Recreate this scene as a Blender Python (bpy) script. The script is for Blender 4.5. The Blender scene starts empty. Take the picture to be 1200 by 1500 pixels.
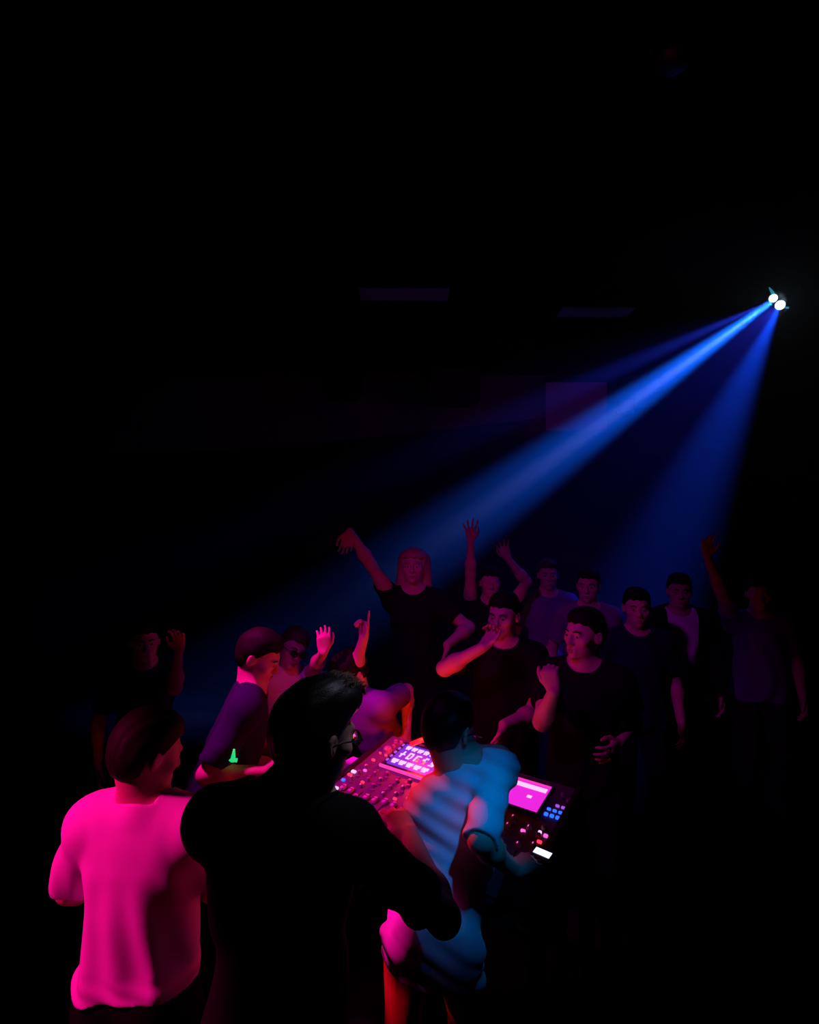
import bpy, math, random
import numpy as np
from mathutils import Vector, Matrix

random.seed(7)
rng = np.random.default_rng(7)
scene = bpy.context.scene
COL = scene.collection
PI = math.pi
FPX, CAMH = 800.0, 2.15          # focal length in px of the 1200x1500 frame, eye height


def P(px, py, d):
    """world point seen at a pixel of the photograph, d metres ahead of the camera"""
    return np.array([(px - 600) / FPX * d, d, CAMH - (py - 750) / FPX * d])


def V(*a):
    return np.array(a, dtype=float)


def nrm(v):
    v = np.asarray(v, dtype=float)
    return v / max(1e-9, np.linalg.norm(v))


# ------------------------------------------------------------------ materials
MATS = {}


def mat(name, color, rough=0.6, bump=0.0, scale=200.0, vary=0.15, metal=0.0, spec=0.3,
        emit=None, estr=0.0, sheen=0.0):
    if name in MATS:
        return MATS[name]
    m = bpy.data.materials.new(name)
    m.use_nodes = True
    nt = m.node_tree
    b = nt.nodes['Principled BSDF']
    b.inputs['Roughness'].default_value = rough
    b.inputs['Metallic'].default_value = metal
    b.inputs['Specular IOR Level'].default_value = spec
    if sheen:
        b.inputs['Sheen Weight'].default_value = sheen
    tc = nt.nodes.new('ShaderNodeTexCoord')
    nz = nt.nodes.new('ShaderNodeTexNoise')
    nz.inputs['Scale'].default_value = scale
    nz.inputs['Detail'].default_value = 3
    nt.links.new(tc.outputs['Object'], nz.inputs['Vector'])
    mx = nt.nodes.new('ShaderNodeMix')
    mx.data_type = 'RGBA'
    mx.inputs[6].default_value = (*[c * (1 - vary) for c in color], 1)
    mx.inputs[7].default_value = (*[min(1, c * (1 + vary)) for c in color], 1)
    nt.links.new(nz.outputs['Fac'], mx.inputs[0])
    nt.links.new(mx.outputs[2], b.inputs['Base Color'])
    if bump:
        bp = nt.nodes.new('ShaderNodeBump')
        bp.inputs['Strength'].default_value = bump
        bp.inputs['Distance'].default_value = 0.002
        nt.links.new(nz.outputs['Fac'], bp.inputs['Height'])
        nt.links.new(bp.outputs['Normal'], b.inputs['Normal'])
    if emit:
        b.inputs['Emission Color'].default_value = (*emit, 1)
        b.inputs['Emission Strength'].default_value = estr
    MATS[name] = m
    return m


SKIN = mat('skin', (.60, .36, .26), .55, .15, 90, .08)
SKIN_P = mat('skin pale', (.70, .46, .36), .55, .15, 90, .08)
LIPS = mat('lips', (.42, .17, .15), .5, .1, 120, .1)
WHITE_TEE = mat('white cotton', (.78, .78, .78), .85, .25, 500, .04, spec=.1)
BLUE_TEE = mat('pale blue cotton', (.62, .74, .80), .85, .25, 500, .04, spec=.1)
BLACK_TEE = mat('black cotton', (.010, .010, .011), .9, .25, 500, .2, spec=.05)
NAVY_TEE = mat('navy cotton', (.022, .020, .055), .9, .25, 500, .2, spec=.05)
DARKBLUE_TEE = mat('dark blue cotton', (.015, .015, .04), .9, .25, 500, .2, spec=.05)
LILAC_TEE = mat('lilac cotton', (.14, .09, .24), .9, .25, 500, .1, spec=.05)
GREY_TEE = mat('grey cotton', (.18, .16, .22), .9, .25, 500, .1, spec=.05)
JACKET = mat('black jacket cloth', (.008, .008, .009), .9, .25, 400, .2, spec=.05)
DENIM = mat('dark denim', (.010, .010, .014), .9, .3, 600, .2, spec=.05)
BLACK_TROUSER = mat('black trouser cloth', (.006, .006, .006), .9, .3, 600, .2, spec=.05)
RED_TROUSER = mat('red trouser cloth', (.45, .055, .02), .85, .3, 600, .1, spec=.1)
SHOE = mat('black shoe leather', (.005, .005, .005), .7, .1, 80, .2, spec=.04)
HAIR_BLACK = mat('black hair', (.009, .007, .006), .6, .5, 260, .4, spec=.08)
HAIR_SHINE = mat('glossy black hair', (.012, .010, .009), .42, .5, 260, .4, spec=.35)
HAIR_BROWN = mat('brown hair', (.05, .028, .018), .5, .5, 260, .4, spec=.25)
HAIR_LIT_TIP = mat('highlit hair tips', (.20, .14, .10), .45, .3, 260, .4, spec=.4)  # highlight on the black quiff painted in as a lighter colour
HAIR_BLOND = mat('blond hair', (.42, .29, .16), .5, .5, 260, .3)
EYEW = mat('eye white', (.75, .73, .7), .3, 0, 50, .03)
EYED = mat('dark iris', (.02, .012, .008), .15, 0, 50, .1, spec=.6)
PLASTIC = mat('black plastic', (.012, .012, .013), .4, .1, 300, .2, spec=.4)
LENS = mat('dark lens', (.01, .01, .012), .08, 0, 50, .1, spec=.8)
STEEL = mat('brushed steel', (.45, .45, .47), .3, .1, 300, .1, metal=1)


# ------------------------------------------------------------------ objects
def link(name, me, material=None, parent=None, smooth=True):
    o = bpy.data.objects.new(name, me)
    COL.objects.link(o)
    if material is not None:
        for mm in (material if isinstance(material, (list, tuple)) else [material]):
            me.materials.append(mm)
    if parent is not None:
        o.parent = parent
        o.matrix_parent_inverse = Matrix.Translation(-Vector(parent.location)) if parent.location.length else Matrix()
    if smooth and len(me.polygons):
        me.polygons.foreach_set('use_smooth', np.ones(len(me.polygons), dtype=bool))
    return o


def tag(o, label=None, cat=None, group=None, kind=None):
    if label:
        o['label'] = label
    if cat:
        o['category'] = cat
    if group:
        o['group'] = group
    if kind:
        o['kind'] = kind
    return o


def thing(name, loc, label, cat, group=None):
    o = bpy.data.objects.new(name, None)
    o.empty_display_size = .1
    COL.objects.link(o)
    o.location = Vector(loc)
    return tag(o, label, cat, group)


class MB:
    """plain mesh builder: boxes, tubes, lathes in world space with per-face material index"""

    def __init__(self):
        self.v, self.f, self.m = [], [], []

    def add(self, vs, fs, mi=0):
        n = len(self.v)
        self.v += [tuple(map(float, q)) for q in vs]
        for q in fs:
            self.f.append(tuple(n + i for i in q))
            self.m.append(mi)

    def box(self, c, ax, ay, az, hx, hy, hz, mi=0, bev=0.0):
        c, ax, ay, az = map(np.asarray, (c, ax, ay, az))
        if bev <= 0:
            vs = [c + sx * hx * ax + sy * hy * ay + sz * hz * az for sz in (-1, 1) for sy in (-1, 1) for sx in (-1, 1)]
            self.add(vs, [(0, 2, 3, 1), (4, 5, 7, 6), (0, 1, 5, 4), (2, 6, 7, 3), (0, 4, 6, 2), (1, 3, 7, 5)], mi)
            return
        b = min(bev, hx * .9, hy * .9, hz * .9)
        rings = []
        for z, ins in ((-hz, b), (-hz + b, 0), (hz - b, 0), (hz, b)):
            X, Y = hx - ins, hy - ins
            k = b
            pts = [(X - k, -Y), (X, -Y + k), (X, Y - k), (X - k, Y), (-X + k, Y), (-X, Y - k), (-X, -Y + k), (-X + k, -Y)]
            rings.append([c + px * ax + py * ay + z * az for px, py in pts])
        vs = [q for r in rings for q in r]
        fs = []
        for i in range(3):
            for j in range(8):
                fs.append((i * 8 + j, i * 8 + (j + 1) % 8, (i + 1) * 8 + (j + 1) % 8, (i + 1) * 8 + j))
        fs.append(tuple(range(7, -1, -1)))
        fs.append(tuple(range(24, 32)))
        self.add(vs, fs, mi)

    def tube(self, pts, r, n=8, mi=0, cap=True):
        pts = [np.asarray(p, float) for p in pts]
        rs = r if isinstance(r, (list, tuple)) else [r] * len(pts)
        t0 = nrm(pts[1] - pts[0])
        ref = V(0, 0, 1) if abs(t0[2]) < .9 else V(1, 0, 0)
        vs = []
        for i, p in enumerate(pts):
            t = nrm(pts[min(i + 1, len(pts) - 1)] - pts[max(i - 1, 0)])
            a = nrm(np.cross(t, ref))
            b = np.cross(t, a)
            for j in range(n):
                q = 2 * PI * j / n
                vs.append(p + rs[i] * (math.cos(q) * a + math.sin(q) * b))
        fs = []
        for i in range(len(pts) - 1):
            for j in range(n):
                fs.append((i * n + j, i * n + (j + 1) % n, (i + 1) * n + (j + 1) % n, (i + 1) * n + j))
        if cap:
            fs.append(tuple(range(n - 1, -1, -1)))
            k = (len(pts) - 1) * n
            fs.append(tuple(range(k, k + n)))
        self.add(vs, fs, mi)

    def lathe(self, c, axis, prof, n=16, mi=0):
        """prof: list of (radius, height along axis)"""
        c = np.asarray(c, float)
        axis = nrm(axis)
        ref = V(0, 0, 1) if abs(axis[2]) < .9 else V(1, 0, 0)
        a = nrm(np.cross(axis, ref))
        b = np.cross(axis, a)
        vs = []
        for r, h in prof:
            for j in range(n):
                q = 2 * PI * j / n
                vs.append(c + axis * h + max(r, 1e-4) * (math.cos(q) * a + math.sin(q) * b))
        fs = []
        for i in range(len(prof) - 1):
            for j in range(n):
                fs.append((i * n + j, i * n + (j + 1) % n, (i + 1) * n + (j + 1) % n, (i + 1) * n + j))
        fs.append(tuple(range(n - 1, -1, -1)))
        k = (len(prof) - 1) * n
        fs.append(tuple(range(k, k + n)))
        self.add(vs, fs, mi)

    def build(self, name, material, parent=None, smooth=False):
        me = bpy.data.meshes.new(name)
        org = np.array(parent.location) if parent is not None else None
        me.from_pydata(self.v, [], self.f)
        o = link(name, me, material, parent, smooth)
        if isinstance(material, (list, tuple)):
            me.polygons.foreach_set('material_index', self.m)
        me.update()
        return o


# ------------------------------------------------------------------ implicit surfaces
def smin(a, b, k):
    if k <= 0:
        return np.minimum(a, b)
    h = np.clip(.5 + .5 * (b - a) / k, 0, 1)
    return b + (a - b) * h - k * h * (1 - h)


def smax(a, b, k):
    return -smin(-a, -b, k)


class Cone:
    def __init__(s, a, b, r1, r2, k=.02, cut=False, op=1):
        s.a, s.b, s.r1, s.r2, s.k, s.cut, s.op = np.asarray(a, float), np.asarray(b, float), r1, r2, k, cut, op

    def bounds(s):
        r = max(s.r1, s.r2)
        return np.minimum(s.a, s.b) - r, np.maximum(s.a, s.b) + r

    def ev(s, X, Y, Z):
        d = s.b - s.a
        L2 = max(1e-9, d @ d)
        x, y, z = X - s.a[0], Y - s.a[1], Z - s.a[2]
        t = (x * d[0] + y * d[1] + z * d[2]) / L2
        h = np.clip(t, 0, 1)
        q = np.sqrt((x - h * d[0]) ** 2 + (y - h * d[1]) ** 2 + (z - h * d[2]) ** 2) - (s.r1 + (s.r2 - s.r1) * h)
        if s.cut:
            q = np.maximum(q, (t - 1) * math.sqrt(L2))
        return q


class Ell:
    def __init__(s, c, r, R=None, k=.02, op=1):
        s.c, s.r, s.k, s.op = np.asarray(c, float), np.asarray(r, float), k, op
        s.R = np.eye(3) if R is None else np.asarray(R, float)     # columns are the local axes

    def bounds(s):
        e = np.sqrt(((s.R * s.r) ** 2).sum(1))
        return s.c - e, s.c + e

    def ev(s, X, Y, Z):
        x, y, z = X - s.c[0], Y - s.c[1], Z - s.c[2]
        L = [x * s.R[0, i] + y * s.R[1, i] + z * s.R[2, i] for i in range(3)]
        k0 = np.sqrt(sum((L[i] / s.r[i]) ** 2 for i in range(3)))
        k1 = np.sqrt(sum((L[i] / s.r[i] ** 2) ** 2 for i in range(3))) + 1e-6
        return k0 * (k0 - 1) / k1


def field(prims, vox, offset=0.0, post=None, margin=.05):
    lo = np.min([p.bounds()[0] for p in prims if p.op > 0], axis=0) - margin
    hi = np.max([p.bounds()[1] for p in prims if p.op > 0], axis=0) + margin
    n = np.ceil((hi - lo) / vox).astype(int) + 1
    ax = [(lo[i] + vox * np.arange(n[i])).astype(np.float32) for i in range(3)]
    f = np.full(tuple(n), .5, np.float32)
    for p in prims:
        bl, bh = p.bounds()
        i0 = np.maximum(0, np.floor((bl - margin - lo) / vox).astype(int))
        i1 = np.minimum(n, np.ceil((bh + margin - lo) / vox).astype(int) + 1)
        if np.any(i1 <= i0):
            continue
        sl = tuple(slice(i0[i], i1[i]) for i in range(3))
        X = ax[0][sl[0]][:, None, None]
        Y = ax[1][sl[1]][None, :, None]
        Z = ax[2][sl[2]][None, None, :]
        g = p.ev(X, Y, Z).astype(np.float32)
        if p.op > 0:
            f[sl] = smin(f[sl], g, p.k)
        else:
            f[sl] = smax(f[sl], -g, p.k)
    f -= offset
    if post:
        X, Y, Z = ax[0][:, None, None], ax[1][None, :, None], ax[2][None, None, :]
        f = post(f, X, Y, Z).astype(np.float32)
    # closed border
    f[0], f[-1], f[:, 0], f[:, -1], f[:, :, 0], f[:, :, -1] = .1, .1, .1, .1, .1, .1
    return f, lo, vox


def nets(name, f, lo, vox, material, parent=None, smooth_it=1):
    """surface nets -> mesh object"""
    s = f < 0
    nx, ny, nz = f.shape
    c = np.zeros((nx - 1, ny - 1, nz - 1), np.int8)
    for dx in (0, 1):
        for dy in (0, 1):
            for dz in (0, 1):
                c += s[dx:nx - 1 + dx, dy:ny - 1 + dy, dz:nz - 1 + dz]
    act = (c > 0) & (c < 8)
    ii = np.argwhere(act)
    if len(ii) == 0:
        return None
    idx = np.full(act.shape, -1, np.int32)
    idx[act] = np.arange(len(ii))
    corners = np.array([(x, y, z) for x in (0, 1) for y in (0, 1) for z in (0, 1)])
    vals = np.stack([f[ii[:, 0] + q[0], ii[:, 1] + q[1], ii[:, 2] + q[2]] for q in corners], 1)
    acc = np.zeros((len(ii), 3))
    cnt = np.zeros(len(ii))
    for a in range(8):
        for b in range(a + 1, 8):
            if np.abs(corners[a] - corners[b]).sum() == 1:
                va, vb = vals[:, a], vals[:, b]
                cr = (va < 0) != (vb < 0)
                t = np.where(cr, va / np.where(cr, va - vb, 1), 0)
                pt = corners[a] + t[:, None] * (corners[b] - corners[a])
                acc += np.where(cr[:, None], pt, 0)
                cnt += cr
    pos = (ii + acc / cnt[:, None]) * vox + lo
    quads = []
    for axn in range(3):
        a, b = [(1, 2), (2, 0), (0, 1)][axn]
        sl0, sl1 = [slice(None)] * 3, [slice(None)] * 3
        sl0[axn], sl1[axn] = slice(0, -1), slice(1, None)
        s0, s1 = s[tuple(sl0)], s[tuple(sl1)]
        e = np.argwhere(s0 != s1)
        ok = (e[:, a] > 0) & (e[:, b] > 0) & (e[:, a] < f.shape[a] - 1) & (e[:, b] < f.shape[b] - 1)
        e = e[ok]
        ins = s0[e[:, 0], e[:, 1], e[:, 2]]
        q = []
        for da, db in ((-1, -1), (0, -1), (0, 0), (-1, 0)):
            k = e.copy()
            k[:, a] += da
            k[:, b] += db
            q.append(idx[k[:, 0], k[:, 1], k[:, 2]])
        q = np.stack(q, 1)
        q = np.where(ins[:, None], q, q[:, ::-1])
        quads.append(q)
    quads = np.concatenate(quads)
    quads = quads[(quads >= 0).all(1)]
    # light laplacian smoothing
    for _ in range(smooth_it):
        sm = np.zeros_like(pos)
        ct = np.zeros(len(pos))
        for k in range(4):
            for j in (1, 3):
                np.add.at(sm, quads[:, k], pos[quads[:, (k + j) % 4]])
                np.add.at(ct, quads[:, k], 1)
        pos = .5 * pos + .5 * sm / np.maximum(ct, 1)[:, None]
    me = bpy.data.meshes.new(name)
    me.vertices.add(len(pos))
    me.vertices.foreach_set('co', pos.astype(np.float32).ravel())
    me.loops.add(quads.size)
    me.loops.foreach_set('vertex_index', quads.astype(np.int32).ravel())
    me.polygons.add(len(quads))
    me.polygons.foreach_set('loop_start', np.arange(0, quads.size, 4, dtype=np.int32))
    me.polygons.foreach_set('loop_total', np.full(len(quads), 4, np.int32))
    me.update(calc_edges=True)
    me.validate()
    return link(name, me, material, parent)


# ------------------------------------------------------------------ people
def rotm(yaw, pitch=0, roll=0):
    """columns right, forward, up; yaw clockwise from +Y, pitch up positive, roll to the right positive (deg)"""
    y, p, r = map(math.radians, (yaw, pitch, roll))
    f = V(math.sin(y) * math.cos(p), math.cos(y) * math.cos(p), math.sin(p))
    rt = V(math.cos(y), -math.sin(y), 0)
    up = np.cross(rt, f)
    rt2 = math.cos(r) * rt - math.sin(r) * up
    up2 = math.cos(r) * up + math.sin(r) * rt
    return np.stack([rt2, f, up2], 1)


def ik(S, W, a, b, pole):
    d = W - S
    L = np.linalg.norm(d)
    if L >= (a + b) * .998:
        return S + d * (a / (a + b))
    L = max(L, abs(a - b) + .02)
    u = nrm(d)
    x = (a * a - b * b + L * L) / (2 * L)
    h = math.sqrt(max(0, a * a - x * x))
    pv = pole - S
    pv = pv - (pv @ u) * u
    return S + u * x + nrm(pv) * h


def axes(d):
    d = nrm(d)
    q = nrm(np.cross(d, V(0, 1, 0) if abs(d[1]) < .9 else V(1, 0, 0)))
    return np.stack([q, np.cross(d, q), d], 1)


def hand_prims(W, fd, pn, side, curl=.4, k=1.0, point=False, spread=.12, thumb=.6):
    """W wrist, fd finger direction, pn palm normal (the way the palm faces), side +1 right hand"""
    fd = nrm(fd)
    pn = nrm(pn - (pn @ fd) * fd)
    lat = np.cross(fd, pn) * side                       # towards the thumb
    out = []
    segs = [(.042, .026, .021), (.047, .029, .022), (.043, .027, .021), (.034, .021, .018)]
    for i in range(4):
        off = (1.5 - i) * .0205 * k
        kn = W + fd * (.088 - .005 * abs(i - 1)) * k + lat * off
        out.append(Cone(W + lat * off * .6 + fd * .012 * k, kn, .0135 * k, .0112 * k, .012))
        c = curl if not isinstance(curl, (list, tuple)) else curl[i]
        if point and i == 0:
            c = .05
        q, ang = kn, 0.0
        sp = (1.5 - i) * spread
        for j in range(3):
            ang += c * (.9 if j == 0 else 1.1)
            dv = nrm(fd * math.cos(ang) + pn * math.sin(ang) + lat * sp * max(0, math.cos(ang)))
            q2 = q + dv * segs[i][j] * k
            r1 = (.0090, .0082, .0075)[j] * k * (.92 if i == 3 else 1)
            out.append(Cone(q, q2, r1, r1 * .9, .004 if j else .008))
            q = q2
    t0 = W + fd * .022 * k + lat * .022 * k + pn * .004
    t1 = t0 + nrm(fd * .7 + lat * (.75) + pn * .35) * .042 * k
    t2 = t1 + nrm(fd * .9 + lat * (.9 - thumb) + pn * .35) * .033 * k
    t3 = t2 + nrm(fd * 1.0 + lat * (.5 - thumb) + pn * .45) * .027 * k
    out += [Cone(t0, t1, .015 * k, .0115 * k, .012), Cone(t1, t2, .0105 * k, .0095 * k, .005), Cone(t2, t3, .0095 * k, .008 * k, .004)]
    out.append(Ell(W + fd * .05 * k + pn * .004, V(.037, .048, .014) * k, np.stack([lat, fd, pn], 1), .012))
    return out


def noise3(X, Y, Z, fr, seed=0, n=5):
    r = np.random.default_rng(seed)
    s = 0
    for _ in range(n):
        d = r.normal(size=3)
        d = d / np.linalg.norm(d) * fr * r.uniform(.6, 1.5)
        s = s + np.sin(X * d[0] + Y * d[1] + Z * d[2] + r.uniform(0, 6.28))
    return s / n


def person(label, at, h=1.75, yaw=0, lean=0, side=0, head_yaw=None, head_pitch=0, head_roll=0, vox=.006,
           skin=SKIN, shirt=WHITE_TEE, trousers=DENIM, hair=HAIR_BLACK, hair_style='short', armR=None, armL=None,
           sleeve=.62, build=1.0, fold=None, twist=0, headshift=(0, 0, 0), hem=-.08, loose=.014, group=None,
           eyes=False, long_sleeve=False, hip=None, tilt=0, female=False, quiff=None, category='person', jacket=None,
           step=.16, sleeve_r=.057):
    k = h / 1.75
    base = V(at[0], at[1], 0)
    RP = rotm(yaw)
    # spine direction: lean forward / to the right
    lf, ls = math.radians(lean), math.radians(side)
    r0, f0 = RP[:, 0], RP[:, 1]
    up = nrm(V(0, 0, 1) * math.cos(lf) * math.cos(ls) + f0 * math.sin(lf) + r0 * math.sin(ls))
    pel = base + V(0, 0, .93 * k) if hip is None else np.asarray(hip, float)
    # shoulder axes (twist about the spine, tilt of the shoulder line)
    yw = yaw + twist
    r1 = rotm(yw)[:, 0]
    r1 = nrm(r1 - (r1 @ up) * up)
    tl = math.radians(tilt)
    r1 = nrm(r1 * math.cos(tl) + up * math.sin(tl))
    f1 = nrm(np.cross(up, r1))
    uu = np.cross(r1, f1)
    R1 = np.stack([r1, f1, uu], 1)
    rp = nrm(r0 - (r0 @ up) * up)
    R0 = np.stack([rp, nrm(np.cross(up, rp)), up], 1)
    sw = (.165 if not female else .148) * k * build ** .5
    cen = pel + up * .47 * k
    SR, SL = cen + r1 * sw - f1 * .01, cen - r1 * sw - f1 * .01
    nb = pel + up * .535 * k - f1 * .012
    RH = rotm(yaw if head_yaw is None else head_yaw, head_pitch, head_roll)
    hs = k ** .5
    nd = nrm(up * .6 + V(0, 0, .7) + f1 * .12)
    hc = nb + nd * .165 * k + np.asarray(headshift, float)
    H = lambda x, y, z: hc + RH @ (V(x, y, z) * hs)
    b = build
    legs, feet = [], []
    torso = [
        Ell(pel + up * .02 * k, V(.163 * b, .115 * b, .125) * k, R0, .05),
        Ell(pel + up * .17 * k + f0 * .005, V(.142 * b, .105 * b, .16) * k, R0, .06),
        Ell(pel + up * .335 * k + f1 * .004, V(.162 * b, .113 * b, .17) * k, R1, .06),
        Ell(pel + up * .39 * k - f1 * .035 - r1 * .075 * k, V(.07, .045, .09) * k, R1, .04),
        Ell(pel + up * .39 * k - f1 * .035 + r1 * .075 * k, V(.07, .045, .09) * k, R1, .04),
        Cone(SL + r1 * .02, SR - r1 * .02, .062 * k, .062 * k, .05),
        Cone(nb + nd * .01 - r1 * .02, SL + up * .012, .050 * k, .050 * k, .04),
        Cone(nb + nd * .01 + r1 * .02, SR + up * .012, .050 * k, .050 * k, .04),
    ]
    if female:
        torso += [Ell(pel + up * .36 * k + f1 * .085 + r1 * sx * .07, V(.06, .055, .06), R1, .03) for sx in (-1, 1)]
    glut = [Ell(pel - R0[:, 1] * .055 + rp * sx * .075 * k - V(0, 0, .03), V(.085, .085, .095) * k * b, R0, .04) for sx in (-1, 1)]
    for sx in (-1, 1):
        hj = pel + rp * sx * .088 * k - V(0, 0, .03)
        an = V(base[0], base[1], .085 * k) + r0 * sx * (.105 + .02) * k + f0 * (sx * step * .3)
        if hip is not None:
            an = V(base[0], base[1], .085 * k) + r0 * sx * .13 * k + f0 * (sx * step * .3)
        kn = ik(hj, an, .44 * k, .41 * k, hj + f0 * 1.0 + r0 * sx * .1)
        legs += [Cone(hj, kn, .088 * k * b, .058 * k * b, .03), Cone(kn, an, .056 * k, .036 * k, .02),
                 Ell(kn * .7 + an * .3 - f0 * .018, V(.05, .052, .12) * k, None, .03)]
        to = an + f0 * .15 * k + r0 * sx * .02
        to[2] = .03
        he = an - f0 * .045
        he[2] = .035
        feet.append([Cone(he, to, .040 * k, .036 * k, .03), Cone(an, he * .5 + to * .5 + V(0, 0, .012), .04 * k, .036 * k, .03)])
    # arms
    la, lb = .295 * k, .255 * k
    arms, sleeves, hands, armpts, delts = [], [], [], [], []
    for S, spec, sd in ((SR, armR, 1), (SL, armL, -1)):
        spec = spec or {}
        W = np.asarray(spec['w'], float) if 'w' in spec else S + r1 * sd * .09 + f1 * .07 - V(0, 0, .50 * k)
        pole = np.asarray(spec['e'], float) if 'e' in spec else S + r1 * sd * .25 - f1 * .3 - V(0, 0, .3)
        E = ik(S, W, la, lb, pole) if not spec.get('fix') else pole
        fd = np.asarray(spec.get('f', W - E), float)
        armpts.append((S, E, W))
        pn = np.asarray(spec.get('p', -r1 * sd), float)
        arms += [Ell(S + r1 * sd * .008 - up * .012, V(.052, .052, .064) * k, R1, .03),
                 Cone(S, E, .052 * k * b ** .5, .040 * k * b ** .5, .03),
                 Ell(S * .55 + E * .45, V(.047, .047, .085) * k, axes(E - S), .03),
                 Cone(E, W, .042 * k, .027 * k, .02), Ell(E * .72 + W * .28, V(.044, .044, .044) * k, None, .03)]
        hands += hand_prims(W, fd, pn, sd, spec.get('curl', .35), k, spec.get('point', False), spec.get('spread', .12))
        delts.append(arms[-5])
        if long_sleeve:
            sleeves += [Cone(S, E, .062 * k, .05 * k, .03), Cone(E, W, .05 * k, .036 * k, .03, True)]
        else:
            en = S + (E - S) * spec.get('sl', sleeve)
            sleeves += [Cone(S + r1 * sd * .005, en, sleeve_r * k * b ** .5, sleeve_r * k * b ** .5, .03, True)]
    head = [
        Ell(H(0, -.014, .034), V(.076, .096, .086) * hs, RH, .02),
        Ell(H(0, .022, -.022), V(.064, .068, .088) * hs, RH, .03),
        Ell(H(0, .034, -.074), V(.050, .052, .040) * hs, RH, .03),
        Ell(H(0, .078, -.100), V(.021, .016, .016) * hs, RH, .02),
        Cone(H(-.032, .082, .020), H(.032, .082, .020), .011 * hs, .011 * hs, .015),
        Cone(H(0, .088, .012), H(0, .110, -.032), .008 * hs, .0115 * hs, .010),
        Ell(H(.012, .098, -.036), V(.008, .010, .008) * hs, RH, .008),
        Ell(H(-.012, .098, -.036), V(.008, .010, .008) * hs, RH, .008),
        Cone(H(-.018, .085, -.063), H(.018, .085, -.063), .010 * hs, .010 * hs, .012),
        Cone(H(-.016, .083, -.076), H(.016, .083, -.076), .010 * hs, .010 * hs, .010),
        Cone(H(0, -.028, -.05), nb - up * .03, .056 * k, .062 * k, .03),
        Cone(H(0, .01, -.09), nb + f1 * .03 - up * .02, .045 * k, .05 * k, .03),
    ]
    for sx in (-1, 1):
        head += [Ell(H(sx * .046, .056, -.022), V(.022, .022, .018) * hs, RH, .02),
                 Ell(H(sx * .079, -.012, -.006), V(.011, .020, .032) * hs, RH @ rotm(sx * -18, 0, 0), .008),
                 ]
    head += [Ell(H(sx * .031, .099, -.001), V(.019, .018, .013) * hs, RH, .012, -1) for sx in (-1, 1)]
    head += [Ell(H(sx * .088, -.004, -.004), V(.006, .011, .017) * hs, RH, .006, -1) for sx in (-1, 1)]
    head += [Ell(H(sx * .031, .076, 0), V(.0155, .0135, .0135) * hs, RH, .004) for sx in (-1, 1)]
    # order: subtractive prims follow head prims, then the rest
    prims = head + torso + glut + legs + arms + hands + [q for ft in feet for q in ft]
    root = thing('person', (base[0], base[1], 0), label, category, group)
    f, lo, vx = field(prims, vox, margin=.045)
    nets('body', f, lo, vx, skin, root)
    # ---- shirt
    seed = abs(hash(label)) % 1000 if False else sum(map(ord, label)) % 1000
    hemz = pel + up * hem * k

    def shirt_post(f, X, Y, Z):
        lx, ly, lz = X - pel[0], Y - pel[1], Z - pel[2]
        A = lx * r1[0] + ly * r1[1] + lz * r1[2]
        Fw = lx * f1[0] + ly * f1[1] + lz * f1[2]
        U = lx * up[0] + ly * up[1] + lz * up[2]
        g = f
        if fold is not None:
            g = g + np.clip(fold(A / k, Fw / k, U / k), -.03, loose - .003)
        else:
            amp = .006 * np.clip((.45 * k - U) / .2, .15, 1)
            g = g + np.clip(amp * np.sin(A * 46 + 3 * np.sin(U * 9 + seed) + Fw * 20 + seed) + .004 * noise3(X, Y, Z, 28, seed), -.03, loose - .003)
        g = smax(g, -(U - hem * k - .007 * np.sin(A * 14 + Fw * 8 + seed)), .008)              # hem
        nx, ny, nz = X - (nb[0] + nd[0] * .012), Y - (nb[1] + nd[1] * .012), Z - (nb[2] + nd[2] * .012)
        cv = nrm(nd + f1 * .5)
        pl_ = nx * cv[0] + ny * cv[1] + nz * cv[2]
        px_, py_, pz_ = nx - pl_ * cv[0], ny - pl_ * cv[1], nz - pl_ * cv[2]
        rad = np.sqrt(px_ ** 2 + py_ ** 2 + pz_ ** 2)
        g = smax(g, smin(-(rad - .084 * k), pl_ + .012, .004), .006)              # round neck opening
        g = smax(g, pl_ - .05, .006)
        return g
    sp = list(torso) + \
         list(glut) + [Cone(q.a, q.a * .6 + q.b * .4, q.r1, q.r1 * .9, q.k) for q in (legs[0], legs[3])] + delts
    # cloth hanging straight from the chest to the hem
    sp += [Ell(pel + up * (.10 * k), V(.142 * b, .108 * b, .26) * k, R0, .05)]
    sp += [Cone(nb - up * .14, nb - up * .03, .075 * k, .070 * k, .03)]
    sp += sleeves
    f, lo, vx = field(sp, vox, loose, shirt_post, margin=.075)
    nets('shirt', f, lo, vx, shirt, root)
    if jacket is not None:
        jp = [Ell(q.c, q.r, q.R, q.k * .8) if isinstance(q, Ell) else Cone(q.a, q.b, q.r1, q.r2, q.k * .7) for q in torso + glut]
        for S_, E_, W_j in armpts:
            jp += [Cone(S_, E_, .058 * k, .054 * k, .03), Cone(E_, W_j, .052 * k, .042 * k, .03, True)]

        def jk_post(f, X, Y, Z):
            lx, ly, lz = X - pel[0], Y - pel[1], Z - pel[2]
            A = lx * r1[0] + ly * r1[1] + lz * r1[2]
            Fw = lx * f1[0] + ly * f1[1] + lz * f1[2]
            U = lx * up[0] + ly * up[1] + lz * up[2]
            g = shirt_post(f + .004 * noise3(X, Y, Z, 30, seed + 3), X, Y, Z)
            return smax(g, -np.maximum(np.abs(A) - .055 - .05 * np.clip((U - .2) / .25, 0, 1), -Fw), .008)
        f, lo, vx = field(jp, vox, loose + .016, jk_post, margin=.08)
        nets('jacket', f, lo, vx, jacket, root)
    # ---- trousers
    waist = pel + up * (hem + .06) * k

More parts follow.
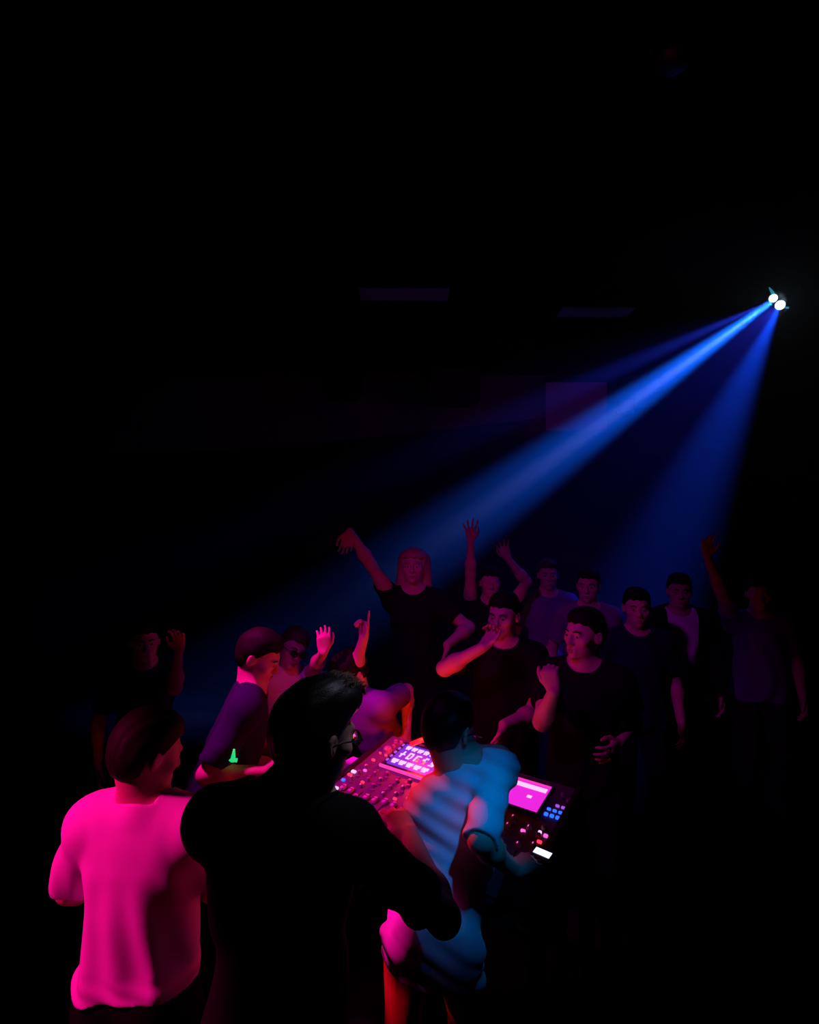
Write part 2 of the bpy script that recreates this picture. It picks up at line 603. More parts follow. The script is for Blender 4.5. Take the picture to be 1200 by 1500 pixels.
    def tr_post(f, X, Y, Z):
        g = f + .004 * noise3(X, Y, Z, 30, seed + 1)
        w = (X - waist[0]) * up[0] + (Y - waist[1]) * up[1] + (Z - waist[2]) * up[2]
        g = smax(g, w, .008)
        return smax(g, .07 - Z, .006)
    f, lo, vx = field([torso[0]] + glut + legs, max(vox, .007), .008, tr_post, margin=.06)
    nets('trousers', f, lo, vx, trousers, root)
    for ft in feet:
        def sh_post(f, X, Y, Z):
            return smax(smax(f, -Z + .002, .006), Z - .125, .006)
        f, lo, vx = field(ft, .007, .012, sh_post, margin=.05)
        nets('shoe', f, lo, vx, SHOE, root)
    # ---- hair
    if hair_style:
        hp = [Ell(H(0, -.016, .036), V(.080, .101, .091) * hs, RH, .02), Ell(H(0, -.05, .0), V(.070, .062, .08) * hs, RH, .03)]
        low = -.075
        if hair_style == 'short':
            hp += [Ell(H(0, .0, .085), V(.066, .076, .038) * hs, RH, .03)]
        elif hair_style == 'quiff':
            hp += [Ell(H(0, .025, .092), V(.066, .070, .042) * hs, RH, .03), Ell(H(0, .060, .100), V(.052, .034, .030) * hs, RH, .03)]
        elif hair_style == 'bald':
            hp = hp[:1]
        elif hair_style == 'long':
            low = -.5
            for sx in (-1, 0, 1):
                hp += [Cone(H(sx * .07, -.045, .05), H(sx * .085, -.06 - .02 * (sx == 0), -.20), .045, .050, .05),
                       Cone(H(sx * .085, -.06, -.2), H(sx * .08, -.055, -.36), .05, .02, .05)]
            hp += [Ell(H(0, .0, .07), V(.085, .085, .055) * hs, RH, .03)]

        def hair_post(f, X, Y, Z):
            lx, ly, lz = X - hc[0], Y - hc[1], Z - hc[2]
            x = (lx * RH[0, 0] + ly * RH[1, 0] + lz * RH[2, 0]) / hs
            y = (lx * RH[0, 1] + ly * RH[1, 1] + lz * RH[2, 1]) / hs
            z = (lx * RH[0, 2] + ly * RH[1, 2] + lz * RH[2, 2]) / hs
            g = f + .0035 * noise3(x * 1.0, y * .5, z * .6, 140, seed, 7) + .0008 * np.sin(x * 300 + 3 * np.sin(y * 40))
            ra = .060 + .10 * np.abs(x) * 0 - z + .004 * np.sin(x * 160)
            if hair_style == 'long':
                rb = np.maximum(y - .010 - .35 * np.abs(x), low - z)
            else:
                rb = np.maximum(y - .004 - .85 * np.clip(z - .005, 0, .07) + .25 * np.maximum(0, -.0 - z), low - z + .12 * y)
                rb = np.maximum(rb, .03 - z + np.where((np.abs(x) > .058) & (y > -.035), 0.0, -.2) - .025)
            return smax(g, smin(ra, rb, .012), .006)
        f, lo, vx = field(hp, min(vox, .005), .004, hair_post, margin=.03)
        nets('hair', f, lo, vx, hair, root)
    # ---- face details
    if eyes:
        for sx in (-1, 1):
            m = MB()
            m.lathe(H(sx * .031, .0862, -.002), RH[:, 1], [(.0068, -.004), (.0068, .001), (.0045, .003), (.001, .004)], 12)
            m.build('eye', EYED, root, True)
            m = MB()
            m.tube([H(sx * .014, .094, .020), H(sx * .032, .094, .026), H(sx * .050, .080, .020)], [.0035, .0045, .0025], 6)
            m.build('eyebrow', hair, root, True)
        m = MB()
        m.tube([H(-.024, .087, -.069), H(-.010, .0975, -.066), H(.010, .0975, -.066), H(.024, .087, -.069)], [.003, .0055, .0055, .003], 8)
        m.tube([H(-.022, .086, -.071), H(-.008, .096, -.0755), H(.008, .096, -.0755), H(.022, .086, -.071)], [.003, .0058, .0058, .003], 8)
        m.build('lips', LIPS, root, True)
    root['_'] = 0
    del root['_']
    return dict(root=root, H=H, RH=RH, pel=pel, up=up, r1=r1, f1=f1, hs=hs, SR=SR, SL=SL, nb=nb, k=k)


def glasses(pr, name, sun=False):
    """frame, lenses and temples worn by a person"""
    H = pr['H']
    c = H(0, .1, 0)
    root = thing(name[0], c, name[1], 'glasses')
    m = MB()
    for sx in (-1, 1):
        pts = [H(sx * (.032 + .023 * math.cos(t)), .108 - .006 * math.cos(t), -.004 + .017 * math.sin(t)) for t in np.linspace(0, 2 * PI, 17)]
        m.tube(pts, .0022, 6, cap=False)
    m.tube([H(-.010, .110, .004), H(0, .114, .007), H(.010, .110, .004)], .0018, 6)
    m.build('frame', PLASTIC, root, True)
    for sx in (-1, 1):
        t = MB()
        t.tube([H(sx * .054, .102, .004), H(sx * .078, .085, .004), H(sx * .088, .01, .004), H(sx * .084, -.03, -.012)], .0022, 6)
        t.build('temple', PLASTIC, root, True)
        l = MB()
        ring = [H(sx * (.032 + .0225 * math.cos(t)), .108 - .006 * math.cos(t), -.004 + .0165 * math.sin(t)) for t in np.linspace(0, 2 * PI, 17)[:-1]]
        ring2 = [q - pr['RH'][:, 1] * .0018 for q in ring]
        l.add(ring + ring2, [tuple(range(16)), tuple(range(31, 15, -1))] + [(i, (i + 1) % 16, 16 + (i + 1) % 16, 16 + i) for i in range(16)])
        l.build('lens', LENS if sun else CLEAR, root, True)
    return root


def mat_glass(name):
    m = bpy.data.materials.new(name)
    m.use_nodes = True
    b = m.node_tree.nodes['Principled BSDF']
    b.inputs['Transmission Weight'].default_value = 1
    b.inputs['Roughness'].default_value = .02
    b.inputs['IOR'].default_value = 1.1
    return m


CLEAR = mat_glass('clear lens')


def emis(name, color, s):
    m = bpy.data.materials.new(name)
    m.use_nodes = True
    nt = m.node_tree
    b = nt.nodes['Principled BSDF']
    b.inputs['Base Color'].default_value = (.02, .02, .02, 1)
    b.inputs['Emission Color'].default_value = (*color, 1)
    b.inputs['Emission Strength'].default_value = s
    m.cycles.emission_sampling = 'FRONT' if s > .5 else 'NONE'
    return m


# ================================================================== camera
cam = bpy.data.cameras.new('camera')
cam.sensor_fit = 'VERTICAL'
cam.sensor_height = 36
cam.lens = 36 * FPX / 1500
cam.clip_start = .05
co = bpy.data.objects.new('camera', cam)
COL.objects.link(co)
co.location = (0, 0, CAMH)
co.rotation_euler = (PI / 2, 0, 0)
scene.camera = co

X_, Y_, Z_ = V(1, 0, 0), V(0, 1, 0), V(0, 0, 1)

# ================================================================== room
WALL = mat('dark painted plaster', (.020, .018, .022), .9, .3, 12, .2, spec=.05)
BAND = mat('pale band plaster', (.22, .20, .22), .9, .3, 12, .1, spec=.05)
FLOOR = mat('black club floor', (.003, .003, .0035), .9, .2, 6, .3, spec=.02)
CEIL = mat('black ceiling', (.006, .006, .006), .95, .2, 10, .2, spec=.02)
CZ, WY = 4.4, 9.0
XL, XR, YB = -6.5, 6.0, -2.0


def struct(name, mb, material, smooth=False):
    o = mb.build(name, material, None, smooth)
    o['kind'] = 'structure'
    return o


def slab(name, x0, x1, y0, y1, z0, z1, material):
    m = MB()
    m.box(((x0 + x1) / 2, (y0 + y1) / 2, (z0 + z1) / 2), X_, Y_, Z_, (x1 - x0) / 2, (y1 - y0) / 2, (z1 - z0) / 2)
    return struct(name, m, material)


slab('floor', XL - .2, XR + .2, YB - .2, WY + .2, -.2, 0, FLOOR)
slab('ceiling', XL - .2, XR + .2, YB - .2, WY + .2, CZ, CZ + .2, CEIL)
slab('wall_back', XL - .2, XR + .2, WY, WY + .2, 0, CZ, WALL)
slab('wall_left', XL - .2, XL, YB, WY, 0, CZ, WALL)
slab('wall_right', XR, XR + .2, YB, WY, 0, CZ, WALL)
slab('wall_front', XL - .2, XR + .2, YB - .2, YB, 0, CZ, WALL)
# the pale band with a sloping lower edge, a thin raised slab on the back wall
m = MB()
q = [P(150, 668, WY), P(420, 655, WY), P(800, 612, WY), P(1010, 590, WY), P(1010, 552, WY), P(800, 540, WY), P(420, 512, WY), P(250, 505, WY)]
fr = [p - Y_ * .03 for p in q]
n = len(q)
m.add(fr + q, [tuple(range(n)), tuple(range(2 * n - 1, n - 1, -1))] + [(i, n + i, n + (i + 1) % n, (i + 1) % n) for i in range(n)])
struct('band_back', m, BAND)

# ceiling light panels (switched off)
PANEL = mat('frosted panel', (.45, .42, .45), .5, .05, 30, .1)
for (px, py, wx, wy, lab) in ((592, 428, .92, .34, 'square ceiling panel catching purple light above the back of the room'),
                              (872, 455, .80, .30, 'dimmer ceiling panel right of the purple lit one, towards the beam')):
    d = FPX * (CZ - CAMH) / (750 - py)
    c = P(px, py, d)
    t = thing('ceiling_panel', (c[0], c[1], CZ), lab, 'ceiling panel')
    m = MB()
    m.box((c[0], d, CZ - .015), X_, Y_, Z_, wx / 2, wy / 2, .008, bev=.004)
    m.build('diffuser', PANEL, t)
    m = MB()
    for sx in (-1, 1):
        m.box((c[0] + sx * (wx / 2 + .015), d, CZ - .014), X_, Y_, Z_, .018, wy / 2 + .03, .014, bev=.004)
        m.box((c[0], d + sx * (wy / 2 + .015), CZ - .014), X_, Y_, Z_, wx / 2, .018, .014, bev=.004)
    m.build('frame', PLASTIC, t)

# projection screen on the back wall
SCR = emis('purple lit cloth glow', (.20, .012, .42), .045)  # purple light falling on the cloth, put in as a weak glow
a, b_ = P(800, 560, 8.955), P(889, 631, 8.955)
c = (a + b_) / 2
t = thing('projection_screen', c, 'square purple lit projection screen hanging on the back wall behind the beam', 'screen')
m = MB()
m.box(c, X_, Y_, Z_, (b_[0] - a[0]) / 2, .012, (a[2] - b_[2]) / 2, bev=.004)
m.build('screen_cloth', SCR, t)
m = MB()
m.box(c + Z_ * ((a[2] - b_[2]) / 2 + .03), X_, Y_, Z_, (b_[0] - a[0]) / 2 + .05, .04, .035, bev=.01)
m.build('roller_case', PLASTIC, t)
m = MB()
m.box(c - Z_ * ((a[2] - b_[2]) / 2 + .01), X_, Y_, Z_, (b_[0] - a[0]) / 2 + .02, .016, .012, bev=.004)
m.build('bottom_bar', PLASTIC, t)

# loudspeakers hung from the ceiling in front of the pale band
for (px, py, w, hgt, d, lab) in ((503, 552, .58, .72, 8.0, 'rounded black loudspeaker hanging in front of the pale band, left one'),
                                 (662, 566, .80, .56, 8.0, 'wide black loudspeaker hanging in front of the pale band, right one')):
    c = P(px, py, d)
    t = thing('hanging_speaker', c, lab, 'loudspeaker')
    m = MB()
    m.box(c, X_, Y_, Z_, w / 2, .22, hgt / 2, bev=.12 if w < .7 else .05)
    m.build('cabinet', PLASTIC, t)
    m = MB()
    m.box(c - Y_ * .222, X_, Y_, Z_, w / 2 - .06, .008, hgt / 2 - .07, bev=.01)
    m.build('grille', mat('perforated black steel', (.02, .02, .022), .6, .6, 500, .3, spec=.2), t)
    for sx in (-1, 1):
        m = MB()
        m.tube([(c[0] + sx * w * .3, d, c[2] + hgt / 2 - .01), (c[0] + sx * w * .3, d, CZ)], .012, 8)
        m.build('bracket', PLASTIC, t)

# shelf with odds and ends on the back wall at the right, seen through the beam
REDDISH = mat('worn red board', (.30, .09, .14), .7, .1, 30, .2)
sh = P(1005, 676, 8.85)
t = thing('wall_shelf', sh, 'thin shelf on the back wall at right, under the small frames', 'shelf')
m = MB()
m.box(sh, X_, Y_, Z_, .42, .13, .015, bev=.004)
m.build('board', REDDISH, t)
for sx in (-1, 1):
    m = MB()
    m.box(sh + X_ * sx * .3 - Z_ * .08, X_, Y_, Z_, .012, .1, .065, bev=.003)
    m.build('bracket', PLASTIC, t)
for (px, py, hw, hh, lab) in ((917, 594, .13, .11, 'small square picture just right of the projection screen, inside the beam'),
                              (976, 601, .07, .06, 'tiny reddish picture on the back wall right of the beam'),
                              (1012, 652, .20, .18, 'purple tinted picture standing on the wall shelf'),
                              (938, 684, .10, .11, 'small dark red picture low on the back wall left of the shelf')):
    c = P(px, py, 8.93)
    if 'standing' in lab:
        c = V(sh[0] + .05, 8.86, sh[2] + .033 + hh)
    t = thing('picture', c, lab, 'picture')
    m = MB()
    m.box(c, X_, Y_, Z_, hw - .015, .012, hh - .015)
    m.build('print', REDDISH, t)
    m = MB()
    for sx in (-1, 1):
        m.box(c + X_ * sx * hw, X_, Y_, Z_, .014, .02, hh + .014, bev=.003)
        m.box(c + Z_ * sx * hh, X_, Y_, Z_, hw, .02, .014, bev=.003)
    m.build('frame', PLASTIC, t)


# ================================================================== stage lamps
def moving_head(c, aim, label, lit):
    c = np.asarray(c, float)
    ax = nrm(np.asarray(aim, float) - c)
    t = thing('stage_spotlight', c, label, 'stage light')
    side = nrm(np.cross(ax, Z_))
    upv = np.cross(side, ax)
    m = MB()
    m.lathe(c - ax * .32, ax, [(.05, 0), (.085, .02), (.095, .12), (.095, .22), (.088, .25), (.088, .30), (.078, .315)], 24)
    m.build('housing', PLASTIC, t, True)
    m = MB()
    for sx in (-1, 1):
        m.tube([c - ax * .15 + side * sx * .098, c - ax * .15 + side * sx * .125, c - ax * .15 + side * sx * .125 + Z_ * .17], .012, 8)
    m.tube([c - ax * .15 - side * .125 + Z_ * .17, c - ax * .15 + side * .125 + Z_ * .17], .014, 8)
    m.tube([c - ax * .15 + Z_ * .17, V(c[0] - ax[0] * .15, c[1] - ax[1] * .15, CZ)], .018, 10)
    m.build('yoke', PLASTIC, t, True)
    return t, ax, side, upv


BS = P(1138, 440, 5.0)
LENSW = emis('burning lamp lens', (.62, .86, 1.0), 4.0)
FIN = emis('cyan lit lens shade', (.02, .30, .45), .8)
aim0 = P(800, 665, 4.2)
lamp, lax, lside, lup = moving_head(BS, aim0, 'stage spotlight with two burning lenses throwing the blue beams from upper right', True)
LC = []
for k, (px, py, rx) in enumerate(((1133, 437, .034), (1143, 447, .040))):
    c = P(px, py, 4.93)
    LC.append(c)
    dirv = nrm(nrm(aim0 - c) + V(-.1, -1.0, -.1))
    m = MB()
    m.lathe(c, dirv, [(rx, -.012), (rx, .0), (rx * .8, .010), (rx * .4, .015), (.001, .016)], 20)
    m.build('lens', LENSW, lamp, True)
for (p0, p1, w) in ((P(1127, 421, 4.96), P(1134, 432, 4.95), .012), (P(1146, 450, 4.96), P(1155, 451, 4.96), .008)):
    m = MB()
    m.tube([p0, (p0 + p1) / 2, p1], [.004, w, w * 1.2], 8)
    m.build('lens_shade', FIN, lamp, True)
moving_head(P(985, 92, 2.55), P(900, 800, 2.2), 'unlit spotlight hanging from the ceiling near the top right', False)


def spot(name, loc, aim, color, watts, size, blend=.3, radius=.03):
    l = bpy.data.lights.new(name, 'SPOT')
    l.color = color
    l.energy = watts
    l.spot_size = math.radians(size)
    l.spot_blend = blend
    l.shadow_soft_size = radius
    o = bpy.data.objects.new(name, l)
    COL.objects.link(o)
    o.location = Vector(loc)
    o.rotation_euler = (Vector(aim) - Vector(loc)).to_track_quat('-Z', 'Y').to_euler()
    return o


def beamdir(px, py, d):
    return P(px, py, d)


B0 = P(1134, 440, 4.86)
spot('beam_main', B0, P(700, 750, 5.3), (.003, .11, 1.0), 11000, 14.0, 1.0, .025)
spot('beam_core', B0, P(860, 636, 5.1), (.36, .40, 1.0), 3800, 5.0, 1.0, .012)
spot('beam_upper', B0, P(700, 631, 5.2), (.02, .05, 1.0), 1500, 8.5, 1.0, .012)
B1 = P(1142, 448, 4.86)
spot('beam_lower', B1, P(1032, 680, 4.6), (.003, .06, 1.0), 950, 21.0, 1.0, .02)
spot('beam_spill', B1, P(820, 720, 4.8), (.02, .03, 1.0), 70, 62, 1.0, .02)

# unseen wash lamps that colour the people, console and back wall
spot('magenta_wash', (-2.1, .9, 2.5), (-.77, 1.53, 1.09), (1.0, .002, .26), 235, 25, .3, .08)
spot('magenta_low', (-3.3, 2.9, 2.5), (-.01, 1.68, .87), (1.0, .002, .26), 800, 8.5, .3, .08)  # second magenta spot, added for the right-hand man's shirt hem
spot('console_wash', (-1.5, 2.2, 3.2), (-.42, 2.46, 1.0), (1.0, .002, .50), 430, 28, .5, .08)
spot('crowd_wash', (-1.0, 1.2, 3.6), (.3, 3.0, 1.5), (1.0, .006, 1.35), 66, 48, .9, .10)
spot('red_side', (-.85, 2.55, 1.95), (.0, 1.79, 1.31), (1.0, .005, .02), 100, 12, .7, .05)  # added lamp without a fixture, reddens the right-hand man's left shoulder
spot('cyan_wash', (.75, .7, 3.6), P(712, 1142, 1.63), (.0, .22, .85), 160, 9.8, 1.0, .06)
spot('teal_rim', (.9, 2.1, 3.5), (-.10, 1.36, 1.69), (.50, .46, .66), 60, 9.0, .8, .06)
spot('wall_wash', (1.6, 6.6, 3.2), (.6, 9.0, 3.7), (.9, .01, .55), 2.2, 150, .9, .10)  # added lamp without a fixture, lifts the back wall

# haze box over the crowd, cut short to keep magenta light out
m = MB()
m.box((.4, 5.2, 2.22), X_, Y_, Z_, 4.4, 1.6, 2.14)
hz = bpy.data.materials.new('thin haze')
hz.use_nodes = True
nt = hz.node_tree
nt.nodes.clear()
out = nt.nodes.new('ShaderNodeOutputMaterial')
vs = nt.nodes.new('ShaderNodeVolumeScatter')
tcz = nt.nodes.new('ShaderNodeTexCoord')
sxz = nt.nodes.new('ShaderNodeSeparateXYZ')
nt.links.new(tcz.outputs['Object'], sxz.inputs[0])
mrz = nt.nodes.new('ShaderNodeMapRange')          # beam fade put into the density: thick at the lamp, thin leftwards
mrz.interpolation_type = 'SMOOTHSTEP'
mrz.inputs['From Min'].default_value = -1.0
mrz.inputs['From Max'].default_value = 3.3
mrz.inputs['To Min'].default_value = .012
mrz.inputs['To Max'].default_value = .13
nt.links.new(sxz.outputs['X'], mrz.inputs['Value'])
nt.links.new(mrz.outputs['Result'], vs.inputs['Density'])
vs.inputs['Color'].default_value = (.95, .95, .95, 1)
vs.inputs['Anisotropy'].default_value = .2
nt.links.new(vs.outputs[0], out.inputs['Volume'])
hazeo = m.build('haze', hz)
tag(hazeo, 'thin smoke haze over the crowd, showing the blue beams', 'haze', None, 'stuff')

# ================================================================== console and table
O3 = V(-.12, 2.76, 0)
E1 = nrm(V(.82, -.572, 0))
E2 = nrm(V(-.572, -.82, 0))
TZ = .87                                # table top


def C(u, v, z):
    return O3 + E1 * u + E2 * v + Z_ * z


U0, U1, V0, V1 = .085, .99, .06, .56
TABLE = mat('black table laminate', (.008, .008, .009), .5, .1, 60, .2, spec=.2)
t = thing('table', C(.4, .4, 0), 'black table carrying the mixing console in front of the crowd', 'table')
m = MB()
m.box(C(.43, .325, TZ - .02), E1, E2, Z_, .64, .295, .02, bev=.008)
m.build('table_top', TABLE, t)
for (u, v) in ((-.17, .07), (-.17, .58), (1.03, .07), (1.03, .58)):
    m = MB()
    m.box(C(u, v, (TZ - .04) / 2), E1, E2, Z_, .025, .025, (TZ - .04) / 2, bev=.005)
    m.build('leg', PLASTIC, t)

CHAS = mat('console grey metal', (.10, .09, .10), .5, .15, 400, .1, spec=.4)
KNOB = mat('grey rubber knob', (.22, .2, .22), .45, .1, 300, .1, spec=.4)
CAP = mat('pale fader cap', (.55, .5, .55), .4, .1, 300, .1, spec=.4)
con = thing('mixing_console', C(.56, .36, TZ), 'mixing console full of lit knobs, faders and violet screens on the black table', 'mixing console')


def topz(v):
    """panel height: flat faders in front, a steeper screen bridge at the back"""
    vb = .295
    if v > vb:
        return TZ + .115 + (V1 - v) / (V1 - vb) * .035
    return TZ + .15 + (vb - v) / (vb - V0) * .04


NB = nrm(np.cross(E1, nrm(C(0, .295, topz(.295)) - C(0, V0, topz(V0)))))      # bridge normal
if NB[2] < 0:
    NB = -NB
NF = nrm(np.cross(E1, nrm(C(0, V1, topz(V1)) - C(0, .296, topz(.296)))))
if NF[2] < 0:
    NF = -NF
DB = nrm(C(0, .295, topz(.295)) - C(0, V0, topz(V0)))
DF = nrm(C(0, V1, topz(V1)) - C(0, .296, topz(.296)))


def S(u, v, up=0.0):
    n_ = NB if v <= .295 else NF
    return C(u, v, topz(v)) + n_ * up


m = MB()
prof = [(V0, TZ + .01), (V0, topz(V0)), (.295, topz(.295)), (.296, topz(.296)), (V1, topz(V1)), (V1, TZ + .01)]
L_ = [C(U0, v, z) for v, z in prof]
R_ = [C(U1, v, z) for v, z in prof]
n = len(prof)
m.add(L_ + R_, [tuple(range(n)), tuple(range(2 * n - 1, n - 1, -1))] + [(i, n + i, n + (i + 1) % n, (i + 1) % n) for i in range(n)])
m.build('chassis', CHAS, con)
for (uu) in (U0 - .008, U1 + .008):
    m = MB()
    pr_ = [(V0 - .012, TZ), (V0 - .012, topz(V0) + .012), (.295, topz(.295) + .012), (V1 + .012, topz(V1) + .010), (V1 + .012, TZ)]
    A_ = [C(uu - .010, v, z) for v, z in pr_]
    B_ = [C(uu + .010, v, z) for v, z in pr_]
    n = len(pr_)
    m.add(A_ + B_, [tuple(range(n)), tuple(range(2 * n - 1, n - 1, -1))] + [(i, n + i, n + (i + 1) % n, (i + 1) % n) for i in range(n)])
    m.build('side_cheek', PLASTIC, con)

E_VIOLET = emis('violet screen glow', (.13, .03, .85), .75)
E_ICON = emis('pale screen tiles', (.80, .42, 1.0), 1.6)
E_ICON2 = emis('violet screen tiles', (.42, .10, .90), .9)
E_AMBER = emis('amber screen tile', (.9, .35, .15), .8)
E_MAG = emis('magenta screen glow', (.85, .02, .75), 1.0)
E_PALEMAG = emis('pale magenta screen bar', (1.0, .42, .95), 1.5)
E_PINK = emis('pink edge glow', (1.0, .05, .45), 1.0)
E_RED = emis('red button glow', (1.0, .03, .08), 1.6)
E_PBTN = emis('pink button glow', (1.0, .10, .55), 1.5)
E_BLUE = emis('blue button glow', (.02, .10, 1.0), 2.0)
E_YEL = emis('yellow green button glow', (.75, .95, .08), 2.0)
E_WHITE = emis('white pink button glow', (1.0, .45, .85), 1.5)


def patch(mb, u0, u1, v0, v1, up, mi, th=.0012):
    n_ = NB if v0 < .294 else NF
    d_ = DB if v0 < .294 else DF
    a_, b2 = S(u0, v0), S(u1, v1)
    cc = (S(u0, v0) + S(u1, v1)) / 2
    mb.box(cc + n_ * up, E1, d_, n_, (u1 - u0) / 2, abs(v1 - v0) / 2 * np.linalg.norm(S(u0, v1) - S(u0, v0)) / max(1e-6, abs(v1 - v0)), th, mi)


# main screen: bezel, glass with rows of tiles
SU0, SU1, SV0, SV1 = .185, .545, .088, .280
m = MB()
patch(m, SU0, SU1, SV0, SV1, .004, 0, .006)
scr = m.build('screen', PLASTIC, con)
m = MB()
DU0, DU1, DV0, DV1 = .205, .465, .100, .264
patch(m, DU0, DU1, DV0, DV1, .0106, 0)
W_, H_ = DU1 - DU0, DV1 - DV0


def tile(x0, x1, y0, y1, mi):
    patch(m, DU0 + x0 * W_, DU0 + x1 * W_, DV0 + y0 * H_, DV0 + y1 * H_, .0122, mi, .0008)


random.seed(3)
for i in range(7):
    x = .06 + i * .125
    tile(x, x + .10, .09, .19, 1 if i < 6 else 2)
    for j in range(2):
        tile(x + .01 + j * .045, x + .04 + j * .045, .20, .25, 1 if i < 6 else 2)
for i in range(5):
    x = .07 + i * .155
    g_ = (1, 1, 3, 3, 1)[i]
    for (x0, x1, y0, y1) in (((.04, .07, .34, .46), (.0, .10, .46, .50), (.02, .05, .50, .62)), ((.0, .03, .34, .62), (.03, .09, .34, .39), (.07, .10, .39, .56), (.03, .08, .57, .62)),
                             ((.0, .03, .36, .62), (.03, .10, .35, .40), (.03, .08, .46, .50), (.05, .10, .56, .62)), ((.03, .09, .35, .41), (.0, .05, .42, .50), (.04, .08, .50, .63)),
                             ((.03, .10, .33, .40), (.02, .06, .40, .54), (.06, .10, .44, .60), (.0, .09, .58, .63)))[i]:
        tile(x + x0, x + x1, y0, y1, g_ if y0 > .45 else 1)
for i in range(5):
    x = .04 + i * .152
    tile(x, x + .125, .73, .84, 1)
    tile(x + .02, x + .10, .85, .91, 1)
for i in range(4):
    tile(.86, .95, .36 + i * .10, .40 + i * .10, 2)
    tile(.88 + .02 * (i % 2), .93, .41 + i * .10, .435 + i * .10, 2)
tile(.83, .96, .76, .90, 2)
m.build('display', [E_VIOLET, E_ICON, E_ICON2, E_AMBER], scr)
m = MB()
patch(m, SU0, SU1, .282, .290, .010, 0, .006)
m.build('lit_edge', E_PINK, con)  # pink light on the screen housing's front edge, painted as glow
for (u0, u1, v0, v1, mt) in ((.480, .53, .105, .120, E_ICON2), (.478, .502, .212, .222, E_AMBER), (.510, .535, .222, .256, E_ICON),):
    m = MB()
    patch(m, u0, u1, v0, v1, .013, 0, .003)
    m.build('soft_key', mt, con)
for i in range(5):
    m = MB()
    patch(m, .190, .199, .11 + i * .031, .124 + i * .031, .012, 0, .002)
    m.build('soft_key', E_ICON2, con)

# right screen
m = MB()
patch(m, .60, .915, .092, .274, .004, 0, .006)
scr2 = m.build('screen', PLASTIC, con)
m = MB()
patch(m, .615, .905, .102, .262, .0106, 0)
patch(m, .62, .897, .126, .150, .0124, 1, .0008)
patch(m, .62, .90, .105, .114, .0124, 2, .0008)
patch(m, .840, .858, .188, .202, .0124, 3, .0008)
m.build('display', [E_MAG, E_PALEMAG, E_PINK, E_WHITE], scr2)


def knob(u, v, r, hh, material, led=None):
    n_ = NB if v <= .295 else NF
    k_ = MB()
    k_.lathe(S(u, v), n_, [(r * 1.08, 0), (r * 1.08, hh * .2), (r, hh * .25), (r * .86, hh * .9), (r * .7, hh)], 14)
    k_.box(S(u, v) + n_ * (hh + .0005) + DF * r * .4, E1, DF, n_, r * .10, r * .42, .001, 1)
    o = k_.build('knob', [material, led or CAP], con, False)
    return o


def button(u, v, w, d, mt):
    n_ = NB if v <= .295 else NF
    k_ = MB()
    k_.box(S(u, v) + n_ * .003, E1, DF if v > .295 else DB, n_, w / 2, d / 2, .0045, 0, .0015)
    return k_.build('button', mt, con)


# left bridge: dials and coloured keys
knob(.135, .10, .011, .012, KNOB)
knob(.165, .095, .009, .012, KNOB)
knob(.150, .135, .008, .010, KNOB)
knob(.145, .175, .022, .018, KNOB, E_RED)
button(.125, .205, .012, .007, E_RED)
button(.160, .208, .014, .008, E_RED)
button(.130, .262, .018, .010, E_RED)
# encoder field in front of the screen: rows of knobs and small keys
RIM = mat('dark key cap', (.16, .13, .16), .4, .1, 300, .1, spec=.5)
random.seed(11)
nk = nbt = 0
for j, v in enumerate((.318, .342, .366, .390, .414, .438)):
    for i in range(15):
        u = .135 + i * .0585 + (j % 2) * .012
        if u > .985:
            continue
        rr = random.random()
        if (i + j) % 2 == 0 and nk < 60:
            knob(u, v, .0095, .014, KNOB, E_PBTN if rr < .5 else None)
            nk += 1
        elif nbt < 70:
            button(u, v, .016, .010, E_PBTN if rr < .24 else (E_RED if rr < .34 else RIM))
            nbt += 1
# fader bank
SLOT = mat('fader slot', (.004, .004, .004), .6, 0, 100, .1)
for i in range(20):
    u = .150 + i * .0425
    m = MB()
    patch(m, u - .002, u + .002, .462, .538, .001, 0, .0006)
    m.build('fader_slot', SLOT, con)
    vv = .475 + .05 * random.random()
    m = MB()
    m.box(S(u, vv, .010), E1, DF, NF, .0085, .014, .008, 0, .003)
    m.box(S(u, vv, .0185), E1, DF, NF, .0085, .001, .0006, 1)
    m.build('fader', [CAP, PLASTIC], con)
# special keys: pale label, yellow key, red keys, blue cluster
button(.108, .372, .022, .014, E_WHITE)
button(.108, .398, .022, .012, E_RED)
button(.112, .500, .036, .018, E_WHITE)
button(.113, .535, .030, .018, E_YEL)
button(.108, .440, .016, .012, E_BLUE)
for i in range(3):
    for j in range(3):
        if (i, j) in ((0, 0),):
            continue
        button(.935 + i * .022, .186 + j * .030, .014, .009 + .004 * (j == 2), E_BLUE if j else E_ICON2)
button(.950, .345, .011, .011, E_WHITE)
button(.974, .352, .014, .012, E_PBTN)
for (u, v) in ((.945, .475), (.960, .500), (.935, .505), (.968, .470)):
    button(u, v, .011, .011, E_RED)
knob(.955, .12, .010, .012, KNOB)
knob(.985, .14, .010, .012, KNOB)

